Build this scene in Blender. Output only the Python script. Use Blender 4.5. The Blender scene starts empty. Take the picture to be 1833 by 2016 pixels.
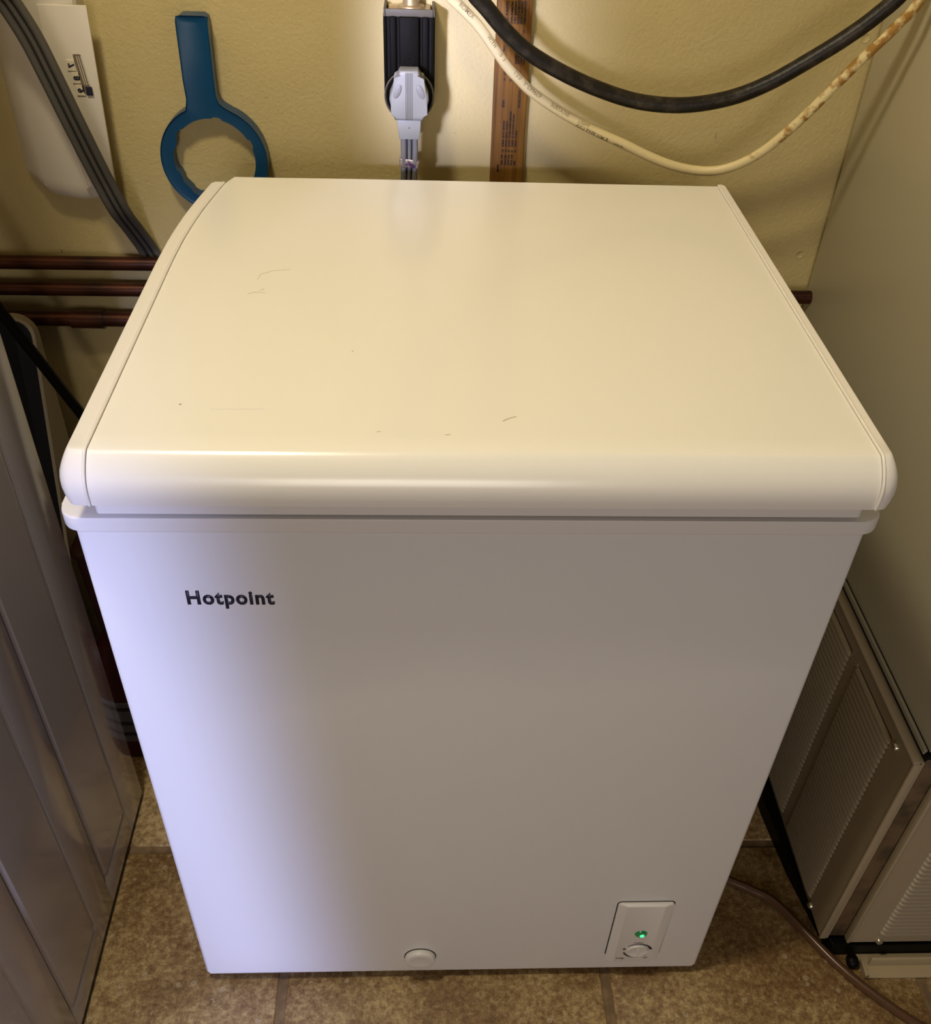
import bpy, bmesh, math, random
from mathutils import Vector, Matrix
random.seed(7)
S = bpy.context.scene
COL = S.collection
PI = math.pi
V = Vector

# ------------------------------------------------------------------ camera
cd = bpy.data.cameras.new('camera')
cam = bpy.data.objects.new('camera', cd); COL.objects.link(cam)
R_ = V((0.99897438, -0.03119219, 0.03282121)); U_ = V((-0.00529237, 0.63946091, 0.76880539)); F_ = V((0.0449686, 0.76819059, -0.63863999))
M = Matrix((R_, U_, -F_)).transposed().to_4x4(); M.translation = V((0.27475237, -0.58809357, 1.286201))
cam.matrix_world = M
cd.sensor_fit = 'HORIZONTAL'; cd.sensor_width = 36; cd.lens = 36 * 1903.185 / 1833
cd.clip_start = 0.02; cd.clip_end = 50
S.camera = cam

# ------------------------------------------------------------------ world, lights, exposure
S.view_settings.view_transform = 'Standard'; S.view_settings.look = 'None'
S.view_settings.exposure = 0.0; S.view_settings.gamma = 1.0; S.view_settings.use_curve_mapping = False
w = bpy.data.worlds.new('room_ambience'); S.world = w; w.use_nodes = True
w.node_tree.nodes['Background'].inputs[0].default_value = (0.75, 0.72, 0.74, 1)
w.node_tree.nodes['Background'].inputs[1].default_value = 0.02

def area(name, loc, target, sx, sy, power, color, spread=180, roll=0.0):
    l = bpy.data.lights.new(name, 'AREA'); l.shape = 'RECTANGLE'; l.size = sx; l.size_y = sy
    l.energy = power; l.color = color; l.spread = math.radians(spread)
    o = bpy.data.objects.new(name, l); COL.objects.link(o)
    d = V(target) - V(loc)
    o.matrix_world = Matrix.Translation(V(loc)) @ d.to_track_quat('-Z', 'Y').to_matrix().to_4x4() @ Matrix.Rotation(roll, 4, 'Z')
    return o
def point(name, loc, power, color, r):
    l = bpy.data.lights.new(name, 'POINT'); l.energy = power; l.color = color; l.shadow_soft_size = r
    o = bpy.data.objects.new(name, l); COL.objects.link(o); o.location = loc; return o

WARM = (1.0, 0.88, 0.635); COOL = (0.55, 0.60, 1.0)
point('ceiling_lamp', (-0.09, -0.16, 2.10), 43.0, WARM, 0.08)
# daylight reaching past the open door from the left (throws the pale patch on the back wall)
area('left_window_daylight', (-0.50, -1.42, 1.42), (0.288, 0.675, 0.985), 0.22, 0.22, 0.42, (0.62, 0.64, 1.0), 7)
# added narrow cool beam, sized to lay the bright band on the freezer's left front
area('narrow_cool_beam', (-0.02, -1.9, 0.95), (0.020, 0.0, 0.40), 0.10, 0.9, 0.58, (0.49, 0.55, 1.0), 9, roll=math.radians(5))
# added broad warm fill from behind, brightening faces turned to the camera
area('room_fill', (0.2, -3.3, 1.3), (0.35, 0, 0.5), 1.2, 1.2, 4.0, (1.0, 0.89, 0.82), 60)

# ------------------------------------------------------------------ helpers
def obj(name, bm, mat, parent=None, smooth=False, label=None):
    me = bpy.data.meshes.new(name)
    bmesh.ops.recalc_face_normals(bm, faces=bm.faces)
    bm.to_mesh(me); bm.free()
    if mat: me.materials.append(mat)
    if smooth:
        for f in me.polygons: f.use_smooth = True
    o = bpy.data.objects.new(name, me); COL.objects.link(o)
    if parent: o.parent = parent
    if label: o['label'] = label
    return o
def autosmooth(o, ang=35):
    me = o.data
    for f in me.polygons: f.use_smooth = True
    me.set_sharp_from_angle(angle=math.radians(ang)); return o
def inv(o, parent):
    o.parent = parent; return o
def thing(name, label, cat, loc=(0, 0, 0), group=None):
    o = bpy.data.objects.new(name, None); COL.objects.link(o); o.empty_display_size = 0.05
    o.location = loc; o['label'] = label; o['category'] = cat
    if group: o['group'] = group
    return o
def tag(o, label, cat, group=None):
    o['label'] = label; o['category'] = cat
    if group: o['group'] = group
    return o
def structure(o): o['kind'] = 'structure'; return o
def box(bm, x0, x1, y0, y1, z0, z1, bev=0.0, seg=2):
    vs = [bm.verts.new((x, y, z)) for x in (x0, x1) for y in (y0, y1) for z in (z0, z1)]
    fs = [(0, 1, 3, 2), (4, 6, 7, 5), (0, 4, 5, 1), (2, 3, 7, 6), (0, 2, 6, 4), (1, 5, 7, 3)]
    F = [bm.faces.new([vs[i] for i in f]) for f in fs]
    if bev:
        es = list({e for f in F for e in f.edges})
        bmesh.ops.bevel(bm, geom=es, offset=bev, segments=seg, profile=0.5, affect='EDGES')
def bx(name, mat, x0, x1, y0, y1, z0, z1, parent=None, bev=0.0, seg=2, label=None, off=None):
    bm = bmesh.new()
    if off: x0 -= off[0]; x1 -= off[0]; y0 -= off[1]; y1 -= off[1]; z0 -= off[2]; z1 -= off[2]
    box(bm, x0, x1, y0, y1, z0, z1, bev, seg)
    o = obj(name, bm, mat, parent, label=label)
    if bev: autosmooth(o, 50)
    return o
def prism(bm, pts, axis, a, b, bev=0.0, seg=2):
    """extrude a 2D polygon along axis (0,1,2) from a to b; 2D coords are the two other axes in order"""
    def P(q, t):
        c = list(q); c.insert(axis, t); return c
    A = [bm.verts.new(P(q, a)) for q in pts]; B = [bm.verts.new(P(q, b)) for q in pts]
    n = len(pts)
    f1 = bm.faces.new(A); f2 = bm.faces.new(B[::-1])
    for i in range(n): bm.faces.new((A[i], B[i], B[(i + 1) % n], A[(i + 1) % n]))
    if bev:
        es = list(f1.edges) + list(f2.edges)
        bmesh.ops.bevel(bm, geom=es, offset=bev, segments=seg, profile=0.5, affect='EDGES')
def rrect(x0, x1, y0, y1, r, n=6):
    P = []
    for cx, cy, a in ((x1 - r, y1 - r, 0), (x0 + r, y1 - r, 90), (x0 + r, y0 + r, 180), (x1 - r, y0 + r, 270)):
        for k in range(n + 1):
            t = math.radians(a + 90 * k / n); P.append((cx + r * math.cos(t), cy + r * math.sin(t)))
    return P
def catmull(P, k=8):
    P = [V(p) for p in P]; out = []
    for i in range(len(P) - 1):
        p0 = P[max(i - 1, 0)]; p1 = P[i]; p2 = P[i + 1]; p3 = P[min(i + 2, len(P) - 1)]
        for j in range(k):
            t = j / k
            out.append(0.5 * ((2 * p1) + (p2 - p0) * t + (2 * p0 - 5 * p1 + 4 * p2 - p3) * t * t + (3 * p1 - p0 - 3 * p2 + p3) * t ** 3))
    out.append(P[-1]); return out
def sweep(bm, path, prof, up=V((0, -1, 0)), caps=True):
    """prof: list of (a along width, b along normal)"""
    rings = []; n = len(path)
    for i, p in enumerate(path):
        t = (path[min(i + 1, n - 1)] - path[max(i - 1, 0)]).normalized()
        wd = t.cross(up).normalized(); nn = wd.cross(t).normalized()
        rings.append([bm.verts.new(p + wd * a + nn * b) for a, b in prof])
    m = len(prof)
    for i in range(n - 1):
        for j in range(m): bm.faces.new((rings[i][j], rings[i][(j + 1) % m], rings[i + 1][(j + 1) % m], rings[i + 1][j]))
    if caps: bm.faces.new(rings[0][::-1]); bm.faces.new(rings[-1])
def circ(r, n=14, ax=0, ay=0): return [(ax + r * math.cos(2 * PI * i / n), ay + r * math.sin(2 * PI * i / n)) for i in range(n)]
def cyl(bm, p0, p1, r0, r1=None, n=24, caps=True):
    r1 = r0 if r1 is None else r1
    p0 = V(p0); p1 = V(p1); t = (p1 - p0).normalized(); a = t.orthogonal().normalized(); b = t.cross(a)
    R = []
    for p, r in ((p0, r0), (p1, r1)): R.append([bm.verts.new(p + (a * math.cos(2 * PI * i / n) + b * math.sin(2 * PI * i / n)) * r) for i in range(n)])
    for i in range(n): bm.faces.new((R[0][i], R[0][(i + 1) % n], R[1][(i + 1) % n], R[1][i]))
    if caps: bm.faces.new(R[0][::-1]); bm.faces.new(R[1])
def lathe(bm, prof, o, axis, n=32):
    """prof (r, h) along axis from origin o"""
    t = V(axis).normalized(); a = t.orthogonal().normalized(); b = t.cross(a); o = V(o); R = []
    for r, h in prof: R.append([bm.verts.new(o + t * h + (a * math.cos(2 * PI * i / n) + b * math.sin(2 * PI * i / n)) * max(r, 1e-5)) for i in range(n)])
    for k in range(len(R) - 1):
        for i in range(n): bm.faces.new((R[k][i], R[k][(i + 1) % n], R[k + 1][(i + 1) % n], R[k + 1][i]))
    bm.faces.new(R[0][::-1]); bm.faces.new(R[-1])
def text_bm(s, fit_w=None, fit_h=None, bold=0.0, depth=0.0, spacing=1.0):
    c = bpy.data.curves.new('t', 'FONT'); c.body = s; c.size = 1; c.offset = bold; c.extrude = depth; c.space_character = spacing; c.resolution_u = 4
    o = bpy.data.objects.new('t', c); COL.objects.link(o)
    dg = bpy.context.evaluated_depsgraph_get(); me = bpy.data.meshes.new_from_object(o.evaluated_get(dg))
    bm = bmesh.new(); bm.from_mesh(me)
    bpy.data.objects.remove(o); bpy.data.curves.remove(c); bpy.data.meshes.remove(me)
    xs = [v.co.x for v in bm.verts]; x0, x1 = min(xs), max(xs); ys = [v.co.y for v in bm.verts]
    for v in bm.verts:
        v.co.x -= x0
        if fit_w: v.co.x *= fit_w / (x1 - x0)
        if fit_h: v.co.y *= fit_h; v.co.z = v.co.z
    return bm

# ------------------------------------------------------------------ materials
def mat(name, color, rough=0.5, metal=0.0, coat=0.0, bump=None, var=None, emit=None, trans=0.0, spec=0.5):
    m = bpy.data.materials.new(name); m.use_nodes = True; nt = m.node_tree; b = nt.nodes['Principled BSDF']
    b.inputs['Base Color'].default_value = (*color, 1); b.inputs['Roughness'].default_value = rough
    b.inputs['Metallic'].default_value = metal; b.inputs['Coat Weight'].default_value = coat
    b.inputs['Coat Roughness'].default_value = 0.1; b.inputs['Specular IOR Level'].default_value = spec
    b.inputs['Transmission Weight'].default_value = trans
    tc = nt.nodes.new('ShaderNodeTexCoord')
    if bump:
        sc, st, dist = bump
        n = nt.nodes.new('ShaderNodeTexNoise'); n.inputs['Scale'].default_value = sc; n.inputs['Detail'].default_value = 3
        nt.links.new(tc.outputs['Object'], n.inputs['Vector'])
        bp = nt.nodes.new('ShaderNodeBump'); bp.inputs['Strength'].default_value = st; bp.inputs['Distance'].default_value = dist
        nt.links.new(n.outputs['Fac'], bp.inputs['Height']); nt.links.new(bp.outputs['Normal'], b.inputs['Normal'])
    if var:
        sc, c2, lo, hi = var
        n = nt.nodes.new('ShaderNodeTexNoise'); n.inputs['Scale'].default_value = sc; n.inputs['Detail'].default_value = 5
        nt.links.new(tc.outputs['Object'], n.inputs['Vector'])
        rp = nt.nodes.new('ShaderNodeMapRange'); rp.inputs[1].default_value = lo; rp.inputs[2].default_value = hi
        nt.links.new(n.outputs['Fac'], rp.inputs[0])
        mx = nt.nodes.new('ShaderNodeMix'); mx.data_type = 'RGBA'
        mx.inputs[6].default_value = (*color, 1); mx.inputs[7].default_value = (*c2, 1)
        nt.links.new(rp.outputs[0], mx.inputs[0]); nt.links.new(mx.outputs[2], b.inputs['Base Color'])
    if emit:
        b.inputs['Emission Color'].default_value = (*emit[0], 1); b.inputs['Emission Strength'].default_value = emit[1]
    return m
m_wall = mat('wall_paint', (0.51, 0.41, 0.185), 0.6, bump=(260, 0.42, 0.002), var=(9, (0.475, 0.38, 0.168), 0.35, 0.7))
m_room = mat('room_paint', (0.20, 0.18, 0.15), 0.8)
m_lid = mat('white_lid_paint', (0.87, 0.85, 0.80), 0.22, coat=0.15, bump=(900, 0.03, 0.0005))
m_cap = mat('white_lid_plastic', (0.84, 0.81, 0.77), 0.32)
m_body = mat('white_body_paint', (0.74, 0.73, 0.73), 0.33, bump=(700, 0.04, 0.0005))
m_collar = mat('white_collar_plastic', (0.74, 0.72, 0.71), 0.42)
m_dark = mat('dark_gap', (0.02, 0.018, 0.016), 0.8)
m_ink = mat('dark_blue_ink', (0.012, 0.012, 0.03), 0.45)
m_plate = mat('panel_plastic', (0.70, 0.68, 0.66), 0.4)
m_led = mat('green_lamp', (0.0, 0.10, 0.03), 0.12, emit=((0.0, 1.0, 0.25), 0.05), coat=1)
m_ledc = mat('green_lamp_core', (0.1, 0.9, 0.3), 0.2, emit=((0.05, 1.0, 0.35), 1.4))
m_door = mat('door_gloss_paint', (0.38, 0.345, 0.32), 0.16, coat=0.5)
m_furn = mat('furnace_beige_enamel', (0.50, 0.46, 0.335), 0.36)
m_furnp = mat('furnace_panel_enamel', (0.35, 0.29, 0.20), 0.4)
m_furnd = mat('furnace_brown_frame', (0.13, 0.085, 0.045), 0.5, var=(30, (0.05, 0.035, 0.02), 0.4, 0.65))
m_seal = mat('seal_strip_grey', (0.30, 0.28, 0.21), 0.35)
m_black = mat('black_plastic', (0.003, 0.003, 0.003), 0.45, spec=0.15)
m_bake = mat('black_bakelite', (0.0035, 0.0027, 0.0018), 0.6, spec=0.08, var=(160, (0.05, 0.045, 0.04), 0.68, 0.8), bump=(140, 0.2, 0.001))
m_rim = mat('pale_rim', (0.085, 0.072, 0.05), 0.6)
m_brass = mat('tarnished_plate', (0.42, 0.32, 0.16), 0.4, metal=0.6, var=(60, (0.7, 0.6, 0.4), 0.5, 0.7))
m_rust = mat('rusty_stub', (0.16, 0.08, 0.03), 0.7, var=(120, (0.3, 0.16, 0.07), 0.4, 0.6))
m_plug = mat('grey_plug_plastic', (0.25, 0.25, 0.235), 0.38)
m_cord = mat('grey_cord_vinyl', (0.085, 0.078, 0.066), 0.55, spec=0.3)
m_cord2 = mat('grey_plug_cord_vinyl', (0.19, 0.185, 0.18), 0.42)
m_web = mat('cord_groove_shade', (0.006, 0.006, 0.006), 0.6)  # black web paints in the shade of the deep grooves between strands
m_foil = mat('shiny_clip', (0.75, 0.66, 0.55), 0.2, metal=0.8, var=(160, (0.22, 0.12, 0.42), 0.45, 0.55))
m_hose = mat('black_rubber', (0.009, 0.007, 0.005), 0.42, spec=0.3, var=(70, (0.045, 0.034, 0.024), 0.50, 0.78), bump=(220, 0.4, 0.001))
m_blue = mat('blue_plastic', (0.0006, 0.050, 0.135), 0.30)
m_white = mat('white_housing_plastic', (0.66, 0.60, 0.50), 0.4)
m_tape = mat('clear_number_tape', (0.70, 0.62, 0.46), 0.3)
m_slot = mat('slot_grey', (0.17, 0.13, 0.08), 0.4)
m_copper = mat('aged_copper', (0.085, 0.026, 0.012), 0.34, metal=0.6, var=(14, (0.025, 0.010, 0.008), 0.4, 0.65))
m_beige = mat('beige_shell_plastic', (0.30, 0.25, 0.16), 0.45)
m_redp = mat('red_plastic', (0.045, 0.003, 0.003), 0.4)
m_red2 = mat('dark_red_plastic', (0.03, 0.005, 0.005), 0.5)
m_lab = mat('label_paper', (0.11, 0.115, 0.13), 0.5)
m_grout = mat('grout', (0.24, 0.16, 0.085), 0.85, var=(60, (0.17, 0.11, 0.06), 0.4, 0.6))
m_vinyl = mat('clear_vinyl_tube', (0.17, 0.085, 0.045), 0.25, trans=0.4)
m_steel = mat('screw_steel', (0.55, 0.5, 0.4), 0.3, metal=0.8)
m_strip = mat('threshold_metal', (0.40, 0.32, 0.20), 0.4)
m_scr = mat('scratch_dark', (0.25, 0.2, 0.14), 0.7)
m_scr2 = mat('scratch_pale', (0.55, 0.50, 0.36), 0.7)

# white cable with rusty stains towards its right end
def cable_mat():
    m = mat('white_cable_jacket', (0.66, 0.54, 0.28), 0.42); nt = m.node_tree; b = nt.nodes['Principled BSDF']
    tc = nt.nodes.new('ShaderNodeTexCoord'); sp = nt.nodes.new('ShaderNodeSeparateXYZ'); nt.links.new(tc.outputs['Object'], sp.inputs[0])
    mr = nt.nodes.new('ShaderNodeMapRange'); mr.inputs[1].default_value = 0.62; mr.inputs[2].default_value = 0.78; mr.inputs[3].default_value = 0.0; mr.inputs[4].default_value = 0.30
    nt.links.new(sp.outputs[0], mr.inputs[0])
    n = nt.nodes.new('ShaderNodeTexNoise'); n.inputs['Scale'].default_value = 95; n.inputs['Detail'].default_value = 6
    nt.links.new(tc.outputs['Object'], n.inputs['Vector'])
    ad = nt.nodes.new('ShaderNodeMath'); ad.operation = 'ADD'; nt.links.new(n.outputs['Fac'], ad.inputs[0]); nt.links.new(mr.outputs[0], ad.inputs[1])
    m2 = nt.nodes.new('ShaderNodeMapRange'); m2.inputs[1].default_value = 0.66; m2.inputs[2].default_value = 0.82
    nt.links.new(ad.outputs[0], m2.inputs[0])
    mx = nt.nodes.new('ShaderNodeMix'); mx.data_type = 'RGBA'; mx.inputs[6].default_value = (0.70, 0.58, 0.30, 1); mx.inputs[7].default_value = (0.33, 0.17, 0.03, 1)
    nt.links.new(m2.outputs[0], mx.inputs[0]); nt.links.new(mx.outputs[2], b.inputs['Base Color']); return m
m_cable = cable_mat()

def wood_mat():
    m = mat('stained_wood', (0.3, 0.13, 0.03), 0.6, spec=0.2); nt = m.node_tree; b = nt.nodes['Principled BSDF']
    tc = nt.nodes.new('ShaderNodeTexCoord'); mp = nt.nodes.new('ShaderNodeMapping'); mp.inputs['Scale'].default_value = (260, 260, 6)
    nt.links.new(tc.outputs['Object'], mp.inputs['Vector'])
    n = nt.nodes.new('ShaderNodeTexNoise'); n.inputs['Scale'].default_value = 1.0; n.inputs['Detail'].default_value = 6; nt.links.new(mp.outputs[0], n.inputs['Vector'])
    cr = nt.nodes.new('ShaderNodeValToRGB'); cr.color_ramp.elements[0].position = 0.3; cr.color_ramp.elements[0].color = (0.085, 0.032, 0.004, 1)
    cr.color_ramp.elements[1].position = 0.75; cr.color_ramp.elements[1].color = (0.21, 0.10, 0.014, 1)
    nt.links.new(n.outputs['Fac'], cr.inputs[0]); nt.links.new(cr.outputs[0], b.inputs['Base Color']); return m
m_wood = wood_mat()

def tile_mat():
    m = mat('travertine_tile', (0.3, 0.2, 0.1), 0.45); nt = m.node_tree; b = nt.nodes['Principled BSDF']; L = nt.links.new
    tc = nt.nodes.new('ShaderNodeTexCoord'); oi = nt.nodes.new('ShaderNodeObjectInfo')
    va = nt.nodes.new('ShaderNodeVectorMath'); va.operation = 'SCALE'; va.inputs[0].default_value = (13, 7, 3); L(oi.outputs['Random'], va.inputs['Scale'])
    ad = nt.nodes.new('ShaderNodeVectorMath'); ad.operation = 'ADD'; L(tc.outputs['Object'], ad.inputs[0]); L(va.outputs[0], ad.inputs[1])
    n1 = nt.nodes.new('ShaderNodeTexNoise'); n1.inputs['Scale'].default_value = 9; n1.inputs['Detail'].default_value = 6; n1.inputs['Roughness'].default_value = 0.6; L(ad.outputs[0], n1.inputs['Vector'])
    n2 = nt.nodes.new('ShaderNodeTexNoise'); n2.inputs['Scale'].default_value = 150; n2.inputs['Detail'].default_value = 5; n2.inputs['Roughness'].default_value = 0.7; L(ad.outputs[0], n2.inputs['Vector'])
    mm = nt.nodes.new('ShaderNodeMath'); mm.operation = 'MULTIPLY_ADD'; mm.inputs[1].default_value = 0.62; L(n2.outputs['Fac'], mm.inputs[0]); 
    m3 = nt.nodes.new('ShaderNodeMath'); m3.operation = 'MULTIPLY'; m3.inputs[1].default_value = 0.44; L(n1.outputs['Fac'], m3.inputs[0]); L(m3.outputs[0], mm.inputs[2])
    cr = nt.nodes.new('ShaderNodeValToRGB'); e = cr.color_ramp.elements
    e[0].position = 0.42; e[0].color = (0.16, 0.085, 0.032, 1); e[1].position = 0.64; e[1].color = (0.50, 0.37, 0.18, 1)
    k = e.new(0.52); k.color = (0.27, 0.17, 0.072, 1)
    L(mm.outputs[0], cr.inputs[0])
    vo = nt.nodes.new('ShaderNodeTexVoronoi'); vo.feature = 'F1'; vo.inputs['Scale'].default_value = 62; L(ad.outputs[0], vo.inputs['Vector'])
    n3 = nt.nodes.new('ShaderNodeTexNoise'); n3.inputs['Scale'].default_value = 26; L(ad.outputs[0], n3.inputs['Vector'])
    gt = nt.nodes.new('ShaderNodeMath'); gt.operation = 'GREATER_THAN'; gt.inputs[1].default_value = 0.57; L(n3.outputs['Fac'], gt.inputs[0])
    # rim ring of pits: distance between .17 and .24
    r1 = nt.nodes.new('ShaderNodeMapRange'); r1.inputs[1].default_value = 0.02; r1.inputs[2].default_value = 0.17; L(vo.outputs['Distance'], r1.inputs[0])
    r2 = nt.nodes.new('ShaderNodeMapRange'); r2.inputs[1].default_value = 0.25; r2.inputs[2].default_value = 0.19; L(vo.outputs['Distance'], r2.inputs[0])
    rm = nt.nodes.new('ShaderNodeMath'); rm.operation = 'MULTIPLY'; L(r1.outputs[0], rm.inputs[0]); L(r2.outputs[0], rm.inputs[1])
    rg = nt.nodes.new('ShaderNodeMath'); rg.operation = 'MULTIPLY'; L(rm.outputs[0], rg.inputs[0]); L(gt.outputs[0], rg.inputs[1])
    rh = nt.nodes.new('ShaderNodeMath'); rh.operation = 'MULTIPLY'; rh.inputs[1].default_value = 0.55; L(rg.outputs[0], rh.inputs[0])
    mx = nt.nodes.new('ShaderNodeMix'); mx.data_type = 'RGBA'; L(rh.outputs[0], mx.inputs[0]); L(cr.outputs[0], mx.inputs[6]); mx.inputs[7].default_value = (0.55, 0.46, 0.34, 1)
    L(mx.outputs[2], b.inputs['Base Color'])
    bp = nt.nodes.new('ShaderNodeBump'); bp.inputs['Strength'].default_value = 0.35; bp.inputs['Distance'].default_value = 0.003
    L(mm.outputs[0], bp.inputs['Height']); L(bp.outputs['Normal'], b.inputs['Normal'])
    return m
m_tile = tile_mat()

# ------------------------------------------------------------------ setting
WY = 0.675
structure(bx('wall_back', m_wall, -0.62, 1.6, WY, WY + 0.1, 0, 2.4))
wl = bmesh.new()   # left wall of the nook, its return and the side of the room behind
box(wl, -0.62, -0.5, -0.36, WY, 0, 2.4); box(wl, -1.9, -0.62, -0.36, -0.26, 0, 2.4); box(wl, -2.0, -1.9, -3.7, -0.26, 0, 2.4)
structure(obj('wall_left', wl, m_wall))
structure(bx('wall_right', m_room, 1.6, 1.7, -3.6, WY, 0, 2.4))
structure(bx('wall_front', m_room, -1.9, 1.6, -3.7, -3.6, 0, 2.4))
structure(bx('ceiling', m_room, -2.0, 1.7, -3.7, WY + 0.1, 2.4, 2.5))
# floor: grout bed and one object per tile
fl = structure(bx('floor', m_grout, -1.9, 1.7, -3.7, WY, -0.03, -0.0025))
TP = 0.424; GX = 0.097; GY = 0.190; GW = 0.012
tb = bmesh.new(); h = (TP - GW) / 2
box(tb, -h, h, -h, h, -0.012, 0.0, 0.0022, 2)
tile0 = obj('floor_tile', tb, m_tile, fl); autosmooth(tile0, 60)
first = True
for i in range(-2, 4):
    for j in range(-4, 2):
        cx = GX + TP * (i - 0.5); cy = GY + TP * (j - 0.5)
        if cy - h > WY - 0.3 and False: continue
        o = tile0 if first else tile0.copy()
        if not first: COL.objects.link(o); o.parent = fl
        first = False
        if cy + h > WY:    # cut row at the back wall
            sc = (WY - (cy - h)) / (2 * h); o.scale = (1, sc, 1); cy = cy - h + sc * h
        o.location = (cx, cy, random.uniform(-0.0004, 0.0))

# small marks on the back wall
wb = bpy.data.objects['wall_back']
for (x, z) in ((0.804, 0.711), (0.813, 0.993)):
    bm = bmesh.new(); lathe(bm, [(0.0062, 0.0), (0.006, 0.0006), (0.0048, 0.0006), (0.0044, 0.0001), (0.0, 0.0003)], (x, WY, z), (0, -1, 0), 20)
    autosmooth(obj('nail_dimple', bm, m_wall, wb), 60)
for (x, z, hh, ww) in ((-0.220, 0.697, 0.004, 0.0016), (0.314, 0.868, 0.0012, 0.0012), (0.652, 0.872, 0.008, 0.0006)):
    bx('wall_scuff', m_scr, x - ww / 2, x + ww / 2, WY - 0.0004, WY + 0.0005, z - hh / 2, z + hh / 2, parent=wb)

# ------------------------------------------------------------------ freezer
W, D = 0.639, 0.505
HB = 0.783
fz = thing('chest_freezer', 'white chest freezer with closed lid standing on the brown tile floor', 'freezer', (W / 2, 0, 0))
FO = V((W / 2, 0, 0))
def loc(bm):
    bmesh.ops.translate(bm, verts=bm.verts, vec=-FO); return bm
bm = bmesh.new(); prism(bm, rrect(0, W, 0, D, 0.005, 5), 2, 0.020, HB + 0.01, 0.003, 2)
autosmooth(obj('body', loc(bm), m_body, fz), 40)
bm = bmesh.new(); box(bm, 0.03, W - 0.03, 0.03, D - 0.02, 0.004, 0.0195)
obj('base_frame', loc(bm), m_dark, fz)
for x in (0.05, W - 0.05):
    for y in (0.05, D - 0.05):
        bm = bmesh.new(); cyl(bm, (x, y, 0), (x, y, 0.0195), 0.016, 0.013, 16); obj('foot', loc(bm), m_black, fz)
# collar (plastic rim round the top of the body)
bm = bmesh.new()
out = rrect(-0.007, W + 0.007, -0.010, D + 0.004, 0.017, 8)
prism(bm, out, 2, HB, HB + 0.0145, 0.0018, 3)
autosmooth(obj('collar', loc(bm), m_collar, fz), 40)
# gasket / inner lip under the lid
bm = bmesh.new()
prism(bm, rrect(0.0235, W - 0.0140, -0.0085, D - 0.01, 0.004, 5), 2, HB + 0.0178, 0.826)
autosmooth(obj('gasket', loc(bm), m_collar, fz), 40)
# lid profile: list of (z, front offset, side offset) from top to bottom
LP = [(0.8630, 0.0000, 0.0000), (0.8626, 0.0012, 0.0006), (0.8608, 0.0040, 0.0018), (0.8575, 0.0080, 0.0036), (0.8530, 0.0122, 0.0058),
      (0.8475, 0.0158, 0.0080), (0.8415, 0.0180, 0.0090), (0.8360, 0.0188, 0.0088), (0.8300, 0.0188, 0.0070), (0.8240, 0.0180, 0.0036)]
YF, YB = -0.0095, 0.5255
XL, XR = 0.0160, 0.6300
SL, SR = 0.0290, 0.6225     # seams
BT = ((0.30, 0), (0.35, 0.0012), (0.38, 0.003), (0.404, 0.0050), (0.43, 0.0075), (0.466, 0.0125), (0.509, 0.0190), (0.529, 0.0275), (0.6, 0.04))
def bend(v):
    """dented rear left corner of the lid"""
    y = v.y; s = 0.0
    for (a, sa), (b, sb) in zip(BT, BT[1:]):
        if a <= y < b: s = sa + (sb - sa) * (y - a) / (b - a)
    f = min(max(1 - (v.x - 0.05) / 0.17, 0), 1); f = f * f * (3 - 2 * f)
    v.x += s * f; v.z -= 0.02 * s * f
def yl(n=26, y1=YB): return [YF + 0.001 + (y1 - YF - 0.001) * i / n for i in range(n + 1)]
# panel: grid of columns in x, swept front profile then top
bm = bmesh.new()
xs = [SL + 0.0014 + (SR - SL - 0.0028) * i / 24 for i in range(25)]
prof = [(YF - fo + 0.0012, z - 0.0006) for z, fo, so in LP[::-1]] + [(y, 0.8624) for y in yl()[1:]] + [(YB + 0.002, 0.860), (YB + 0.003, 0.850), (YB + 0.003, 0.826)]
prof = [(prof[0][0] + 0.006, 0.8237)] + prof
rows = [[bm.verts.new((x, y, z)) for (y, z) in prof] for x in xs]
for i in range(len(rows) - 1):
    for j in range(len(prof) - 1): bm.faces.new((rows[i][j], rows[i + 1][j], rows[i + 1][j + 1], rows[i][j + 1]))
for i in range(len(rows) - 1): bm.faces.new((rows[i][0], rows[i][-1], rows[i + 1][-1], rows[i + 1][0]))
bm.faces.new(rows[0]); bm.faces.new(rows[-1][::-1])
for v in bm.verts: bend(v.co)
panel = obj('lid_panel', loc(bm), m_lid, fz); autosmooth(panel, 32)
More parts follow.
